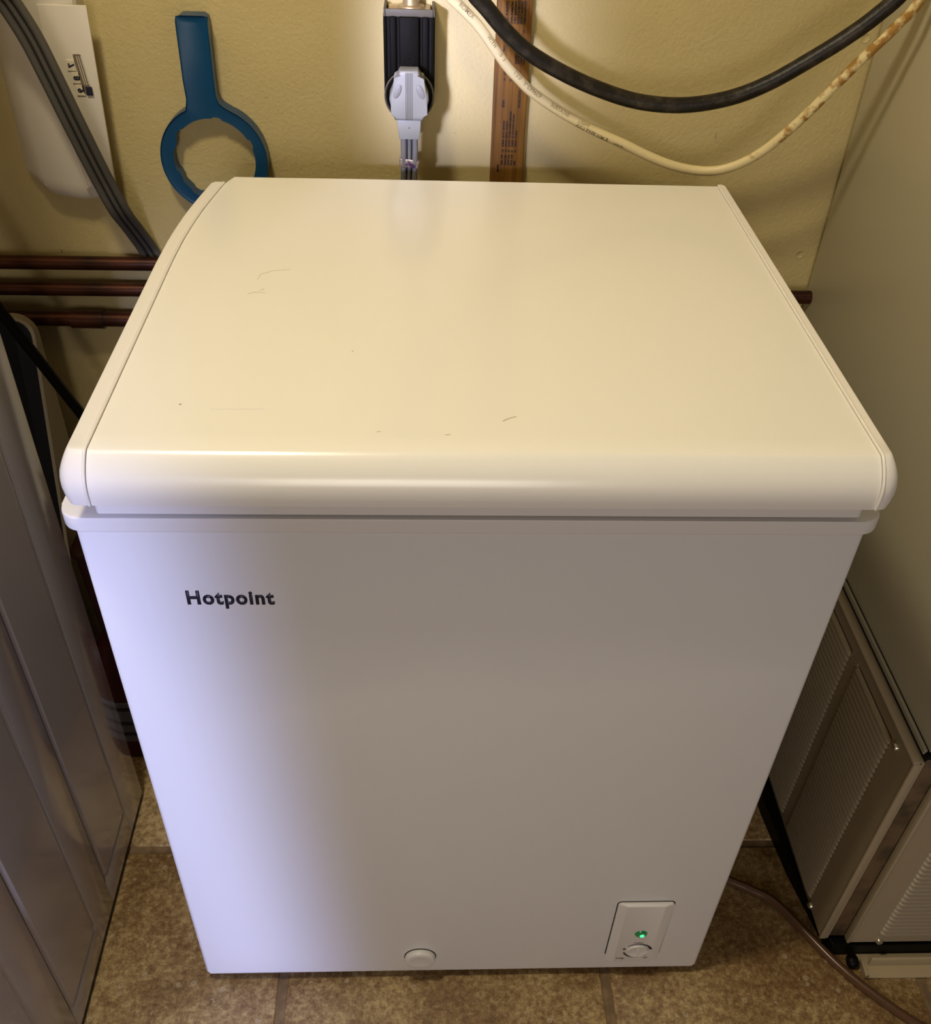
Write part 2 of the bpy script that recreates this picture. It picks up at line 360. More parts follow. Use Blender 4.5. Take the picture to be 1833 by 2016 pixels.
# end caps
def cap(left):
    bm = bmesh.new(); loops = []
    xin = SL if left else SR; xo = XL if left else XR; sg = -1 if left else 1
    yend = 0.507 if left else 0.529
    for (z, fo, so) in LP:
        so *= 0.9; xs_ = xo + sg * so; yf = YF - fo; r = 0.004 + so * 1.3
        P = [(xin, yf), (xin + sg * 0.0008, yf)]
        for k in range(7):
            t = math.radians(90 * k / 6)
            P.append((xs_ - sg * r + sg * r * math.sin(t), yf + r - r * math.cos(t)))
        ys_ = [yf + r + (yend - 0.004 - yf - r) * i / 26 for i in range(1, 27)]
        P += [(xs_, y) for y in ys_]
        P += [(xs_ - sg * 0.003, yend), (xin, yend)]
        loops.append([(x, y, z + 0.0004) for x, y in P])
    n = len(loops[0]); Lv = [[bm.verts.new(p) for p in l] for l in loops]
    for a in range(len(Lv) - 1):
        for j in range(n - 1): bm.faces.new((Lv[a][j], Lv[a][j + 1], Lv[a + 1][j + 1], Lv[a + 1][j]))
    k0 = 8; k1 = n - 3            # first and last side points
    def inner_row(L_): return [bm.verts.new((xin, L_[k].co.y, L_[k].co.z)) for k in range(k0, k1 + 1)]
    rowsI = [inner_row(Lv[0]), inner_row(Lv[-1])]
    for L_, I_ in ((Lv[0], rowsI[0]), (Lv[-1], rowsI[1])):
        bm.faces.new(L_[:k0 + 1] + [I_[0]])
        for q in range(len(I_) - 1): bm.faces.new((L_[k0 + q], L_[k0 + q + 1], I_[q + 1], I_[q]))
        bm.faces.new([L_[k1], L_[k1 + 1], L_[k1 + 2], I_[-1]])
    T_, B_ = rowsI
    for q in range(len(T_) - 1): bm.faces.new((T_[q], T_[q + 1], B_[q + 1], B_[q]))
    bm.faces.new([Lv[a][0] for a in range(len(Lv))] + [B_[0], T_[0]])
    bm.faces.new([Lv[a][-1] for a in range(len(Lv))] + [B_[-1], T_[-1]])
    if left:
        for v in bm.verts: bend(v.co)
    o = obj('lid_end_cap', loc(bm), m_cap, fz); autosmooth(o, 34); return o
cap(True); cap(False)
# raised bead along each seam
for xs_, left in ((SL + 0.0002, True), (SR - 0.0002, False)):
    ye = 0.505 if left else 0.525
    pts = [V((xs_, YF - fo + 0.0004, z + 0.0004)) for z, fo, so in LP[::-1]] + [V((xs_, y, 0.8634)) for y in yl(26, ye)[1:]]
    bm = bmesh.new(); sweep(bm, pts, circ(0.0014, 8), up=V((1, 0, 0.001)))
    if left:
        for v in bm.verts: bend(v.co)
    autosmooth(obj('lid_bead', loc(bm), m_cap, fz), 60)
# scratches and specks on the lid
def scratch(pts, wd, m):
    bm = bmesh.new(); sweep(bm, [V((x, y, 0.8625)) for x, y in pts], [(-wd, 0), (wd, 0), (wd * .3, 0.0002), (-wd * .3, 0.0002)], up=V((0, 0, 1)))
    obj('lid_scratch', loc(bm), m, fz)
scratch([(0.117, 0.266), (0.119, 0.277), (0.130, 0.285), (0.146, 0.288)], 0.0002, m_scr2)
scratch([(0.112, 0.236), (0.118, 0.240), (0.128, 0.239)], 0.0004, m_scr2)
scratch([(0.122, 0.243), (0.126, 0.247)], 0.0003, m_scr2)
scratch([(0.0855, 0.0503), (0.0868, 0.0515)], 0.0006, m_scr)
scratch([(0.2145, 0.1345), (0.2155, 0.1353)], 0.0007, m_scr2)
scratch([(0.337, 0.032), (0.342, 0.036), (0.348, 0.0385)], 0.0006, m_scr2)
scratch([(0.110, 0.0445), (0.152, 0.0455)], 0.0003, m_collar)
scratch([(0.292, 0.013), (0.296, 0.0135)], 0.0005, m_scr2)
scratch([(0.240, 0.016), (0.243, 0.017)], 0.0004, m_scr2)
# brand lettering
bm = text_bm('Hotpoint', fit_w=0.0735, bold=0.036, depth=0.0, spacing=1.14)
ys = [v.co.y for v in bm.verts]; k = 0.0158 / 0.73
for v in bm.verts:
    x, y = v.co.x, v.co.y; v.co = V((x, -0.0004 + 0, y * k))
ex = bmesh.ops.extrude_face_region(bm, geom=list(bm.faces)); bmesh.ops.translate(bm, verts=[e for e in ex['geom'] if isinstance(e, bmesh.types.BMVert)], vec=(0, 0.0006, 0))
bmesh.ops.translate(bm, verts=bm.verts, vec=(0.0765, 0, 0.6945))
obj('lettering', loc(bm), m_ink, fz)
# drain plug
bm = bmesh.new(); lathe(bm, [(0.0205, 0.0), (0.0205, 0.0007), (0, 0.0007)], (0.2755, 0.0002, 0.0582), (0, -1, 0), 40); obj('plug_gap', loc(bm), m_dark, fz)
bm = bmesh.new(); lathe(bm, [(0.0195, 0.0), (0.0195, 0.0045), (0.0188, 0.0066), (0.0165, 0.0078), (0.012, 0.0072), (0.0, 0.0070)], (0.2755, 0, 0.0575), (0, -1, 0), 40)
autosmooth(obj('drain_plug', loc(bm), m_plate, fz), 40)
# thermostat panel
bm = bmesh.new()
X0, X1, Z0, Z1 = 0.514, 0.5825, 0.042, 0.188
outer = rrect(X0, X1, Z0, Z1, 0.005, 5)
inn = rrect(X0 + 0.0105, X1 - 0.0115, Z0 + 0.002, Z1 - 0.0022, 0.0015, 5)
def hz(z): t = min(max((z - Z0) / (Z1 - Z0), 0), 1); return 0.0045 + 0.0012 * t
O0 = [bm.verts.new((x, 0.001, z)) for x, z in outer]
O1 = [bm.verts.new((x, -0.0016 - 0.0012 * ((z - Z0) / (Z1 - Z0)), z)) for x, z in outer]
I1 = [bm.verts.new((x, -hz(z), z)) for x, z in inn]; n = len(outer)
for i in range(n):
    bm.faces.new((O0[i], O0[(i + 1) % n], O1[(i + 1) % n], O1[i])); bm.faces.new((O1[i], O1[(i + 1) % n], I1[(i + 1) % n], I1[i]))
bm.faces.new(I1)
plate = autosmooth(obj('control_panel', loc(bm), m_plate, fz), 25)
bm = bmesh.new(); prism(bm, rrect(X0 - 0.0012, X1 + 0.0012, Z0 + 0.012, Z1 + 0.0014, 0.006, 5), 1, -0.0005, 0.0005)
obj('panel_gap_shadow', loc(bm), m_dark, plate)  # flat dark sheet painting the gap shadow round the panel
def fy(z): return -hz(z) 
bm = bmesh.new(); lathe(bm, [(0.0080, 0), (0.0076, 0.0010), (0.0052, 0.0020), (0, 0.0026)], (0.5505, fy(0.119), 0.119), (0, -1, 0.05), 24)
led = autosmooth(obj('indicator_lamp', loc(bm), m_led, plate, label='lit green indicator lamp'), 50)
bm = bmesh.new(); lathe(bm, [(0.0030, 0), (0.0028, 0.0012), (0, 0.0019)], (0.5515, fy(0.119) - 0.0017, 0.118), (0, -1, 0.05), 20)
autosmooth(obj('lamp_core', loc(bm), m_ledc, plate), 50)
kc = (0.5520, fy(0.0745), 0.0745)
bm = bmesh.new(); lathe(bm, [(0.0138, 0), (0.0138, 0.0012), (0.0130, 0.0022), (0.0115, 0.0016), (0, 0.0016)], kc, (0, -1, 0), 40)
knob = autosmooth(obj('dial', loc(bm), m_plate, plate, label='round thermostat dial'), 40)
bm = bmesh.new(); box(bm, -0.0009, 0.0009, 0, 0.0012, -0.0075, 0.0075, 0.0003); bmesh.ops.rotate(bm, verts=bm.verts, cent=(0, 0, 0), matrix=Matrix.Rotation(0.0, 3, 'Y')); bmesh.ops.translate(bm, verts=bm.verts, vec=(kc[0], kc[1] - 0.0026, kc[2]))
obj('dial_mark', loc(bm), m_collar, plate)
def arc(a0, a1, r, w0, w1):
    bm = bmesh.new(); A = []; B = []; C_ = []; D_ = []
    for i in range(25):
        t = i / 24; a = math.radians(a0 + (a1 - a0) * t); ww = w0 + (w1 - w0) * t ** 2
        for L_, rr, dy in ((A, r - ww / 2, 0.0004), (B, r + ww / 2, 0.0004), (C_, r - ww / 2, 0), (D_, r + ww / 2, 0)):
            z = kc[2] + rr * math.sin(a); L_.append(bm.verts.new((kc[0] + rr * math.cos(a), fy(z) - dy, z)))
    for i in range(24):
        bm.faces.new((A[i], A[i + 1], B[i + 1], B[i])); bm.faces.new((B[i], B[i + 1], D_[i + 1], D_[i])); bm.faces.new((A[i], C_[i], C_[i + 1], A[i + 1]))
    obj('dial_scale', loc(bm), m_ink, plate)
arc(140, 12, 0.0172, 0.0008, 0.0042); arc(195, 318, 0.0170, 0.0022, 0.0006)
def tiny(s, x, z, wd, hgt):
    bm = text_bm(s, fit_w=wd, bold=0.02)
    for v in bm.verts: zz = z + v.co.y * hgt; v.co = V((x + v.co.x, fy(zz) - 0.0004, zz))
    obj('printed_word', loc(bm), m_ink, plate)
tiny('Freezer', 0.5450, 0.0945, 0.0125, 0.0035); tiny('Fridge', 0.5275, 0.0535, 0.0110, 0.0035); tiny('OFF', 0.5625, 0.0540, 0.0055, 0.0032); tiny('*', 0.5330, 0.0745, 0.0040, 0.010)

# ------------------------------------------------------------------ furnace
fu = thing('furnace_cabinet', 'tall beige metal furnace cabinet with louvred panels to the right of the freezer', 'furnace', (1.1, 0.35, 0))
FU = V((1.1, 0.35, 0))
def fb(name, m, x0, x1, y0, y1, z0, z1, bev=0, parent=fu, **k):
    return bx(name, m, x0, x1, y0, y1, z0, z1, parent=parent, bev=bev, off=FU, **k)
bm = bmesh.new(); prism(bm, [(0.829, 0.021), (0.806, 0.141), (0.795, 0.24), (0.795, 0.66), (1.40, 0.66), (1.40, 0.021)], 2, 0.0, 0.027, 0.0015)
bmesh.ops.translate(bm, verts=bm.verts, vec=-FU); obj('base_pan', bm, m_black, fu)
fb('inner_frame', m_furnd, 0.8235, 1.40, 0.030, 0.66, 0.034, 0.425, 0.003)
fb('upper_casing', m_furn, 0.826, 1.40, 0.034, 0.668, 0.432, 2.05, 0.002)
fb('seam_strip', m_seal, 0.8205, 0.8245, 0.036, 0.66, 0.4275, 0.4345, 0.0008)
fb('seam_gap', m_black, 0.8225, 1.40, 0.031, 0.66, 0.4215, 0.4310)
# side panel: frame pieces round two louvre bays
PX0, PX1 = 0.8125, 0.8235
sp_ = fb('side_panel', m_furnp, PX1 - 0.005, PX1, 0.030, 0.565, 0.030, 0.420)
fb('flange', m_furnp, PX0, PX1 - 0.002, 0.0295, 0.0335, 0.0285, 0.4165, 0.0010, parent=sp_)
for a in ((0.0335, 0.080, 0.030, 0.4195), (0.194, 0.214, 0.030, 0.4195), (0.330, 0.350, 0.030, 0.4195), (0.466, 0.565, 0.030, 0.4195),
          (0.080, 0.194, 0.397, 0.4195), (0.214, 0.330, 0.397, 0.4195), (0.350, 0.466, 0.397, 0.4195),
          (0.080, 0.194, 0.030, 0.040), (0.214, 0.330, 0.030, 0.040), (0.350, 0.466, 0.030, 0.040)):
    fb('panel_face', m_furnp, PX0 + 0.0008, PX1 - 0.003, *a, parent=sp_)
bm = bmesh.new()
box(bm, -0.0015, 0.009, 0.0, 0.535, 0, 0.004, 0.001)
bmesh.ops.translate(bm, verts=bm.verts, vec=V((PX0, 0.030, 0.4165)) - FU)
autosmooth(obj('top_flange', bm, m_furnp, sp_), 50)
def louvre_mesh(L, axis):
    """shallow bulged slat, length L, rounded front; local origin at slat start"""
    bm = bmesh.new(); pr = [(0, 0.0), (-0.0042, 0.0006), (-0.0050, 0.0022), (-0.0034, 0.0052), (0, 0.0076)]   # (out, up)
    secs = [(0.0, 0.2), (0.0025, 0.75), (0.006, 1.0), (L - 0.006, 1.0), (L - 0.0025, 0.75), (L, 0.2)]
    R = []
    for s, k_ in secs:
        R.append([bm.verts.new((o * k_, s, u) if axis == 'y' else (s, o * k_, u)) for o, u in pr])
    for i in range(len(R) - 1):
        for j in range(len(pr) - 1): bm.faces.new((R[i][j], R[i + 1][j], R[i + 1][j + 1], R[i][j + 1]))
    return bm
PIT = 0.0093
me = None
for (ya, yb) in ((0.080, 0.194), (0.214, 0.330), (0.350, 0.466)):
    for k in range(38):
        z = 0.0405 + k * PIT
        if me is None:
            o = obj('louvre', louvre_mesh(0.115, 'y'), m_furnp, sp_); autosmooth(o, 60); me = o.data
        else:
            o = bpy.data.objects.new('louvre', me); COL.objects.link(o); o.parent = sp_
        o.location = V((PX0 + 0.0024, ya, z)) - FU
# front panel
FY0, FY1 = 0.018, 0.029
fp = fb('front_panel', m_furnp, 0.845, 1.395, FY1 - 0.005, FY1, 0.040, 0.405)
fb('flange', m_furnp, 0.843, 0.8475, FY0, FY1, 0.0385, 0.4065, 0.0010, parent=fp)
for a in ((0.8475, 0.880, 0.040, 0.405), (0.880, 1.345, 0.345, 0.405), (0.880, 1.345, 0.040, 0.060), (1.345, 1.395, 0.040, 0.405)):
    fb('panel_face', m_furnp, a[0], a[1], FY0 + 0.0008, FY1 - 0.003, a[2], a[3], parent=fp)
me = None
for k in range(30):
    z = 0.0605 + k * 0.0094
    if me is None:
        o = obj('louvre', louvre_mesh(0.465, 'x'), m_furnp, fp); autosmooth(o, 60); me = o.data
    else:
        o = bpy.data.objects.new('louvre', me); COL.objects.link(o); o.parent = fp
    o.location = V((0.880, FY0 + 0.0024, z)) - FU
for p, ax in (((PX0 - 0.0003, 0.068, 0.398), (-1, 0, 0)), ((PX0 - 0.0003, 0.074, 0.0345), (-1, 0, 0)), ((0.886, FY0, 0.0425), (0, -1, 0))):
    bm = bmesh.new(); lathe(bm, [(0.0048, -0.002), (0.0048, 0.0012), (0.0036, 0.0028), (0.0012, 0.003), (0.0010, 0.0014)], V(p) - FU, ax, 20)
    autosmooth(obj('screw', bm, m_steel, fu), 40)

# threshold strip and a black disc for a round hole in front of the furnace
ts = bmesh.new()
box(ts, 0.867, 1.40, -0.012, 0.0205, 0.0, 0.0035, 0.0008); box(ts, 0.878, 1.40, 0.004, 0.0075, 0.003, 0.021, 0.0008); box(ts, 0.867, 0.8705, -0.012, 0.010, 0.003, 0.012, 0.0005)
tag(autosmooth(obj('metal_threshold_strip', ts, m_strip), 50), 'low tan metal angle strip on the floor along the front of the furnace', 'metal strip')
bm = bmesh.new(); lathe(bm, [(0.007, 0), (0.0085, 0.002), (0.0085, 0.010), (0.007, 0.012)], (0.8500, 0.008, 0.0087), (1, 0, 0), 24)
tag(autosmooth(obj('hole_disc', bm, m_black), 40), 'small round black stopper on the floor at the furnace corner', 'disc')

# clear condensate tube on the floor
pts = catmull([(0.668, 0.23, 0.0065), (0.680, 0.175, 0.0065), (0.705, 0.137, 0.0065), (0.745, 0.114, 0.0065), (0.774, 0.095, 0.0065), (0.805, 0.050, 0.0065), (0.833, 0.008, 0.0065), (0.860, -0.024, 0.0065), (0.898, -0.060, 0.0065), (0.932, -0.084, 0.0065), (1.05, -0.15, 0.0065), (1.25, -0.22, 0.0065)], 8)
bm = bmesh.new(); sweep(bm, pts, circ(0.0062, 14), up=V((0, 0, 1)))
tag(autosmooth(obj('vinyl_tube', bm, m_vinyl), 60), 'thin translucent brown tube lying across the floor tiles from freezer to furnace', 'tube')

# ------------------------------------------------------------------ door leaf on the left
dr = bmesh.new()
dleaf = bpy.data.objects.new('door_1', None); COL.objects.link(dleaf); dleaf.location = (-0.145, 0.28, 0); structure(dleaf)
DO = V((-0.145, 0.28, 0))
DX = -0.145; DYF = 0.279; DYN = -0.30; DZ0 = 0.012
bm = bmesh.new(); box(bm, DX - 0.033, DX - 0.003, DYN, DYF - 0.0, DZ0, 2.02, 0.0025, 3); bmesh.ops.translate(bm, verts=bm.verts, vec=-DO)
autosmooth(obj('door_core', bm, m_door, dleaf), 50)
def skin_piece(y0, y1, z0, z1, nm='door_stile'):
    bm = bmesh.new(); prism(bm, rrect(y0, y1, z0, z1, 0.001, 1), 0, DX - 0.0032, DX, 0.0012, 2); bmesh.ops.translate(bm, verts=bm.verts, vec=-DO)
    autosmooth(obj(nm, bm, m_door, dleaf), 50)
def raised_panel(y0, y1, z0, z1):
    bm = bmesh.new(); a = rrect(y0, y1, z0, z1, 0.006, 5); g = 0.0032
    def lp(ins, x, r):
        return [bm.verts.new((x, yy, zz)) for yy, zz in rrect(y0 + ins, y1 - ins, z0 + ins, z1 - ins, r, 5)]
    L_ = [lp(0, DX, 0.006), lp(0.0022, DX - 0.0018, 0.006), lp(0.0048, DX - 0.0018, 0.005), lp(0.0080, DX + 0.0004, 0.004), lp(0.0095, DX + 0.0004, 0.003)]
    n = len(L_[0])
    for i in range(len(L_) - 1):
        for j in range(n): bm.faces.new((L_[i][j], L_[i][(j + 1) % n], L_[i + 1][(j + 1) % n], L_[i + 1][j]))
    bm.faces.new(L_[-1]); bmesh.ops.translate(bm, verts=bm.verts, vec=-DO)
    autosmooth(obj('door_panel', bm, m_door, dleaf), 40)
bays = [(0.103, 0.211, 0.065), (-0.062, 0.047, 0.055), (-0.226, -0.118, 0.055)]
ZT = 0.98
prev = DYF
for (a, b_, z0) in bays:
    skin_piece(b_, prev, DZ0, 2.02)
    skin_piece(a, b_, DZ0, z0, 'door_rail'); raised_panel(a, b_, z0, ZT); skin_piece(a, b_, ZT, ZT + 0.12, 'door_rail'); raised_panel(a, b_, ZT + 0.12, 1.93); skin_piece(a, b_, 1.93, 2.02, 'door_rail')
    prev = a
skin_piece(DYN, prev, DZ0, 2.02)
bm = bmesh.new(); box(bm, DX - 0.031, DX - 0.001, DYN, DYF - 0.001, 0.002, DZ0 + 0.001); bmesh.ops.translate(bm, verts=bm.verts, vec=-DO)
obj('door_gap_shadow', bm, m_black, dleaf, label='black strip standing in for the shadow under the door')  # solid black strip drawn where the gap under the leaf lies in shadow

# ------------------------------------------------------------------ copper pipes on the back wall
def pipe(z0, z1, r, label, mtl=m_copper, joint=None, xe=0.826):
    t = thing('copper_pipe', label, 'pipe', (0.16, 0.652, (z0 + z1) / 2), 'copper pipes along the back wall'); o = V((0.16, 0.652, (z0 + z1) / 2))
    bm = bmesh.new(); cyl(bm, V((-0.5, 0.652, z0)) - o, V((xe, 0.652, z1)) - o, r, n=24); autosmooth(obj('pipe_run', bm, mtl, t), 60)
    for x in (-0.42, 0.30, 0.56):
        zz = z0 + (z1 - z0) * (x + 0.5) / 1.326
        bm = bmesh.new(); cyl(bm, V((x - 0.008, 0.652, zz)) - o, V((x + 0.008, 0.652, zz)) - o, r + 0.0015, n=24)
        box(bm, x - 0.008 - o.x, x + 0.008 - o.x, 0.0, WY - 0.652 + 0.001, -0.002 + zz - o.z, 0.002 + zz - o.z); obj('pipe_clip', bm, mtl, t)
    if joint:
        zz = z0
        bm = bmesh.new(); cyl(bm, V((joint, 0.652, zz)) - o, V((joint + 0.045, 0.652, zz)) - o, r + 0.0022, n=24); autosmooth(obj('pipe_coupling', bm, mtl, t), 40)
    return t
pipe(0.690, 0.694, 0.0095, 'topmost reddish copper pipe along the wall behind the freezer', xe=0.60)
pipe(0.651, 0.657, 0.0095, 'middle dark copper pipe of the three along the wall')
pipe(0.6055, 0.608, 0.0105, 'lowest copper pipe of the three, with a soldered coupling', joint=-0.22, xe=0.60)

# ------------------------------------------------------------------ white wall housing, top left
hs = thing('white_wall_housing', 'long white plastic housing on the wall at top left, with a number scale', 'housing', (-0.17, WY, 0.95)); HO = V((-0.17, WY, 0.95))
def hloop(z, bm, grow=0.0):
    t = (z - 0.79) / 0.23           # widens upwards
    xr = -0.1345 + 0.011 * t; xl = -0.215 - 0.001 * t; xll = -0.238 + 0.002 * t
    k = 1.0
    P = [(xr, WY), (xr - 0.001, 0.652), (xr - 0.004, 0.6475), (xr - 0.012, 0.645), (-0.165 + 0.005 * t, 0.6420), (xl + 0.008, 0.6440), (xl, 0.647), (xl - 0.008, 0.654), (xll + 0.004, 0.663), (xll, WY)]
    return [bm.verts.new(V((x, y, z)) - HO) for x, y in P]
bm = bmesh.new(); R = []
for z, s in ((0.782, 0.0), (0.786, 0.35), (0.793, 0.7), (0.803, 1.0), (0.9, 1), (1.0, 1), (1.25, 1), (1.45, 1)):
    L_ = hloop(max(z, 0.797), bm)
    for i, v in enumerate(L_):
        y = v.co.y + HO.y; v.co.y = WY - (WY - y) * (0.78 + 0.22 * s) - HO.y
        c_ = -0.165 - HO.x; v.co.x = c_ + (v.co.x - c_) * (0.80 + 0.20 * s); xx = (v.co.x - c_) / 0.05
        v.co.z = z - HO.z + (0.010 * min(xx * xx, 1.3) if z < 0.81 else 0)
    R.append(L_)
for i in range(len(R) - 1):
    for j in range(len(R[0]) - 1): bm.faces.new((R[i][j], R[i][j + 1], R[i + 1][j + 1], R[i + 1][j]))
bm.faces.new(R[0][::-1]); bm.faces.new(R[-1])
autosmooth(obj('housing_shell', bm, m_white, hs), 28)
bm = bmesh.new(); prism(bm, [(-0.1665, 0.860), (-0.1555, 0.800), (-0.1180, 0.806), (-0.1110, 1.012), (-0.1665, 1.012)], 1, 0.6408, 0.6443, 0.0008)
bmesh.ops.translate(bm, verts=bm.verts, vec=-HO); autosmooth(obj('cover_plate', bm, m_white, hs), 40)
bm = bmesh.new(); prism(bm, [(-0.1668, 0.876), (-0.1640, 0.876), (-0.152, 0.800), (-0.1555, 0.800)], 1, 0.6388, 0.6415, 0.0004)
bmesh.ops.translate(bm, verts=bm.verts, vec=-HO); autosmooth(obj('cover_ridge', bm, m_white, hs), 40)
bm = bmesh.new(); sweep(bm, [V((-0.2085, 0.6478, 1.3)) - HO, V((-0.2085, 0.6478, 0.99)) - HO, V((-0.2095, 0.6483, 0.80)) - HO, V((-0.200, 0.6553, 0.786)) - HO], circ(0.0013, 8)); autosmooth(obj('edge_bead', bm, m_white, hs), 60)
bm = bmesh.new(); prism(bm, rrect(-0.1355, -0.1265, 0.916, 0.960, 0.0015, 3), 1, 0.6393, 0.6411); 
for v in bm.verts: v.co.x += (0.94 - v.co.z) * 0.10
bmesh.ops.translate(bm, verts=bm.verts, vec=-HO); slot = obj('gauge_slot', bm, m_slot, hs)
bm = bmesh.new(); box(bm, -0.1300, -0.1225, 0.6381, 0.6398, 0.914, 0.924, 0.0005); bmesh.ops.translate(bm, verts=bm.verts, vec=-HO); obj('gauge_pointer', bm, m_ink, hs)
for k in range(3):
    bm = bmesh.new(); x = -0.1338 + k * 0.0025; prism(bm, [(x, 0.958), (x + 0.0008, 0.958), (x + 0.0042, 0.926), (x + 0.0034, 0.926)], 1, 0.6389, 0.6395); bmesh.ops.translate(bm, verts=bm.verts, vec=-HO); obj('gauge_line', bm, m_white, hs)
for s, z, x in (('7', 0.9475, -0.1455), ('8', 0.9335, -0.1425), ('9', 0.9195, -0.1405)):
    bm = bmesh.new(); box(bm, x - 0.0015, x + 0.0085, 0.6393, 0.6409, z - 0.006, z + 0.006, 0.0003); bmesh.ops.translate(bm, verts=bm.verts, vec=-HO); lab = obj('number_label', bm, m_tape, hs)
    bm = text_bm(s, bold=0.045)
    for v in bm.verts: v.co = V((x + 0.0075 - v.co.y * 0.0095, 0.6389, z + 0.0025 - v.co.x * 0.0095))
    bmesh.ops.translate(bm, verts=bm.verts, vec=-HO); obj('numeral', bm, m_ink, hs)

# ------------------------------------------------------------------ flat grey cords
def flat_cord(bm, path, r, pitch):
    for k in (-1, 0, 1):
        sweep(bm, path, circ(r, 12, k * pitch, 0))
def cord_thing(name, label, path, r, pitch, m):
    o0 = path[0].copy(); t = thing(name, label, 'cord', o0)
    P = [p - o0 for p in path]
    for k in (-1, 0, 1):
        bm = bmesh.new(); sweep(bm, P, circ(r if k else r * 0.66, 14, k * pitch, 0)); autosmooth(obj('conductor', bm, m, t), 60)
    bm = bmesh.new(); sweep(bm, P, [(-pitch, -0.0004), (pitch, -0.0004), (pitch, 0.0004), (-pitch, 0.0004)]); obj('cord_web', bm, m_web, t)
    return t
path = catmull([(-0.30, 0.50, 1.40), (-0.215, 0.565, 1.13), (-0.182, 0.575, 1.044), (-0.173, 0.58, 1.024), (-0.160, 0.583, 0.991), (-0.149, 0.585, 0.951), (-0.139, 0.59, 0.907), (-0.130, 0.60, 0.860), (-0.122, 0.61, 0.819), (-0.113, 0.62, 0.779), (-0.108, 0.645, 0.744), (-0.1015, 0.6655, 0.710), (-0.095, 0.6685, 0.690), (-0.072, 0.6685, 0.65), (-0.035, 0.6685, 0.585), (-0.005, 0.6675, 0.45), (0.04, 0.65, 0.2)], 7)
path = [p if p.z > 0.72 else V((p.x, p.y, p.z)) for p in path]
cord_thing('flat_power_cable', 'flat ribbed grey power cable running diagonally over the white housing', path, 0.0046, 0.0094, m_cord)

# ------------------------------------------------------------------ blue filter wrench
bwr = bmesh.new()
cx, cz = 0.0085, 0.8335; RO = 0.0672; NB = 72
def rin(a): # notched inner radius
    base = 0.0515
    for n_ in (25, 80, 140, 160, 205, 235, 300):
        d = abs((math.degrees(a) - n_ + 180) % 360 - 180)
        if d < 7: base += 0.0022 if n_ not in (160, 205) else -0.0022
    return base
# outer outline with handle (counter-clockwise from right of handle)
hw = 0.0185; a0 = math.atan2(0.066, 0.027)
outl = []
outer_pts = []
aR = math.radians(66); aL = math.radians(114)
N = 60
for i in range(N + 1):
    a = aR - (aR - (aL - 2 * PI)) * i / N
    outer_pts.append((cx + RO * math.cos(a), cz + RO * math.sin(a)))
top = 1.002; x_off = -0.0045
neckL = [(-0.0175, 0.9005), (-0.0160, 0.908)]
hL = [(-0.0168, 0.93), (-0.0150 - 0.001, 0.994), (-0.0135, 0.999), (-0.009, top)]
hR = [(0.0160, top), (0.0205, 0.999), (0.0215, 0.994), (0.0205, 0.93)]
neckR = [(0.0207, 0.912), (0.0228, 0.9045), (0.0280, 0.8995)]
poly = outer_pts + neckL + hL + hR + neckR
YFW, YBW = 0.655, 0.6735
def wr(y, ins=0.0):
    return [bwr.verts.new((x, y, z)) for x, z in poly]
cxm, czm = cx, cz
Fv = wr(YFW); Bv = wr(YBW)
n = len(poly)
for i in range(n): bwr.faces.new((Fv[i], Fv[(i + 1) % n], Bv[(i + 1) % n], Bv[i]))
# inner ring
NI = 90
inn = [(cx + rin(2 * PI * i / NI) * math.cos(2 * PI * i / NI), cz + rin(2 * PI * i / NI) * math.sin(2 * PI * i / NI)) for i in range(NI)]
Fi = [bwr.verts.new((x, YFW, z)) for x, z in inn]; Bi = [bwr.verts.new((x, YBW, z)) for x, z in inn]
for i in range(NI): bwr.faces.new((Fi[i], Bi[i], Bi[(i + 1) % NI], Fi[(i + 1) % NI]))
for O_, I_ in ((Fv, Fi), (Bv, Bi)):
    es = [bwr.edges.get((O_[i], O_[(i + 1) % n])) for i in range(n)] + [bwr.edges.get((I_[i], I_[(i + 1) % NI])) for i in range(NI)]
    bmesh.ops.triangle_fill(bwr, edges=es, use_beauty=True)
eo = [bwr.edges.get((Fv[i], Fv[(i + 1) % n])) for i in range(n)]
bmesh.ops.bevel(bwr, geom=[e for e in eo if e], offset=0.0022, segments=3, profile=0.5, affect='EDGES')
tag(autosmooth(obj('filter_wrench', bwr, m_blue), 45), 'blue plastic ring wrench with flat handle hanging on the wall behind the freezer', 'wrench')

# ------------------------------------------------------------------ outlet and plug
ou = thing('power_outlet', 'black ribbed surface outlet high on the back wall, holding the grey plug', 'outlet', (0.257, WY, 0.96)); OO = V((0.257, WY, 0.96))
def outline(hw, top, cz_, r, n=24):
    P = [(hw, top), (-hw, top)]
    for k in range(n + 1):
        a = PI + PI * k / n; P.append((r * math.cos(a), cz_ + r * math.sin(a)))
    return [(0.257 + x, z) for x, z in P]
bm = bmesh.new(); prism(bm, outline(0.0300, 1.014, 0.931, 0.0300), 1, 0.632, WY, 0.002, 2); bmesh.ops.translate(bm, verts=bm.verts, vec=-OO)
autosmooth(obj('outlet_box', bm, m_bake, ou), 40)
for (xa, xb, za, zb, yf) in ((-0.0115, 0.0115, 0.938, 1.0125, 0.6265), (-0.0225, -0.0150, 0.925, 1.0125, 0.6285), (0.0150, 0.0225, 0.925, 1.0125, 0.6285), (-0.0290, -0.0260, 0.918, 1.0125, 0.6300), (0.0260, 0.0290, 0.918, 1.0125, 0.6300)):
    bm = bmesh.new(); box(bm, 0.257 + xa, 0.257 + xb, yf, 0.634, za, zb, 0.0015, 2); bmesh.ops.translate(bm, verts=bm.verts, vec=-OO); autosmooth(obj('outlet_rib', bm, m_bake, ou), 50)
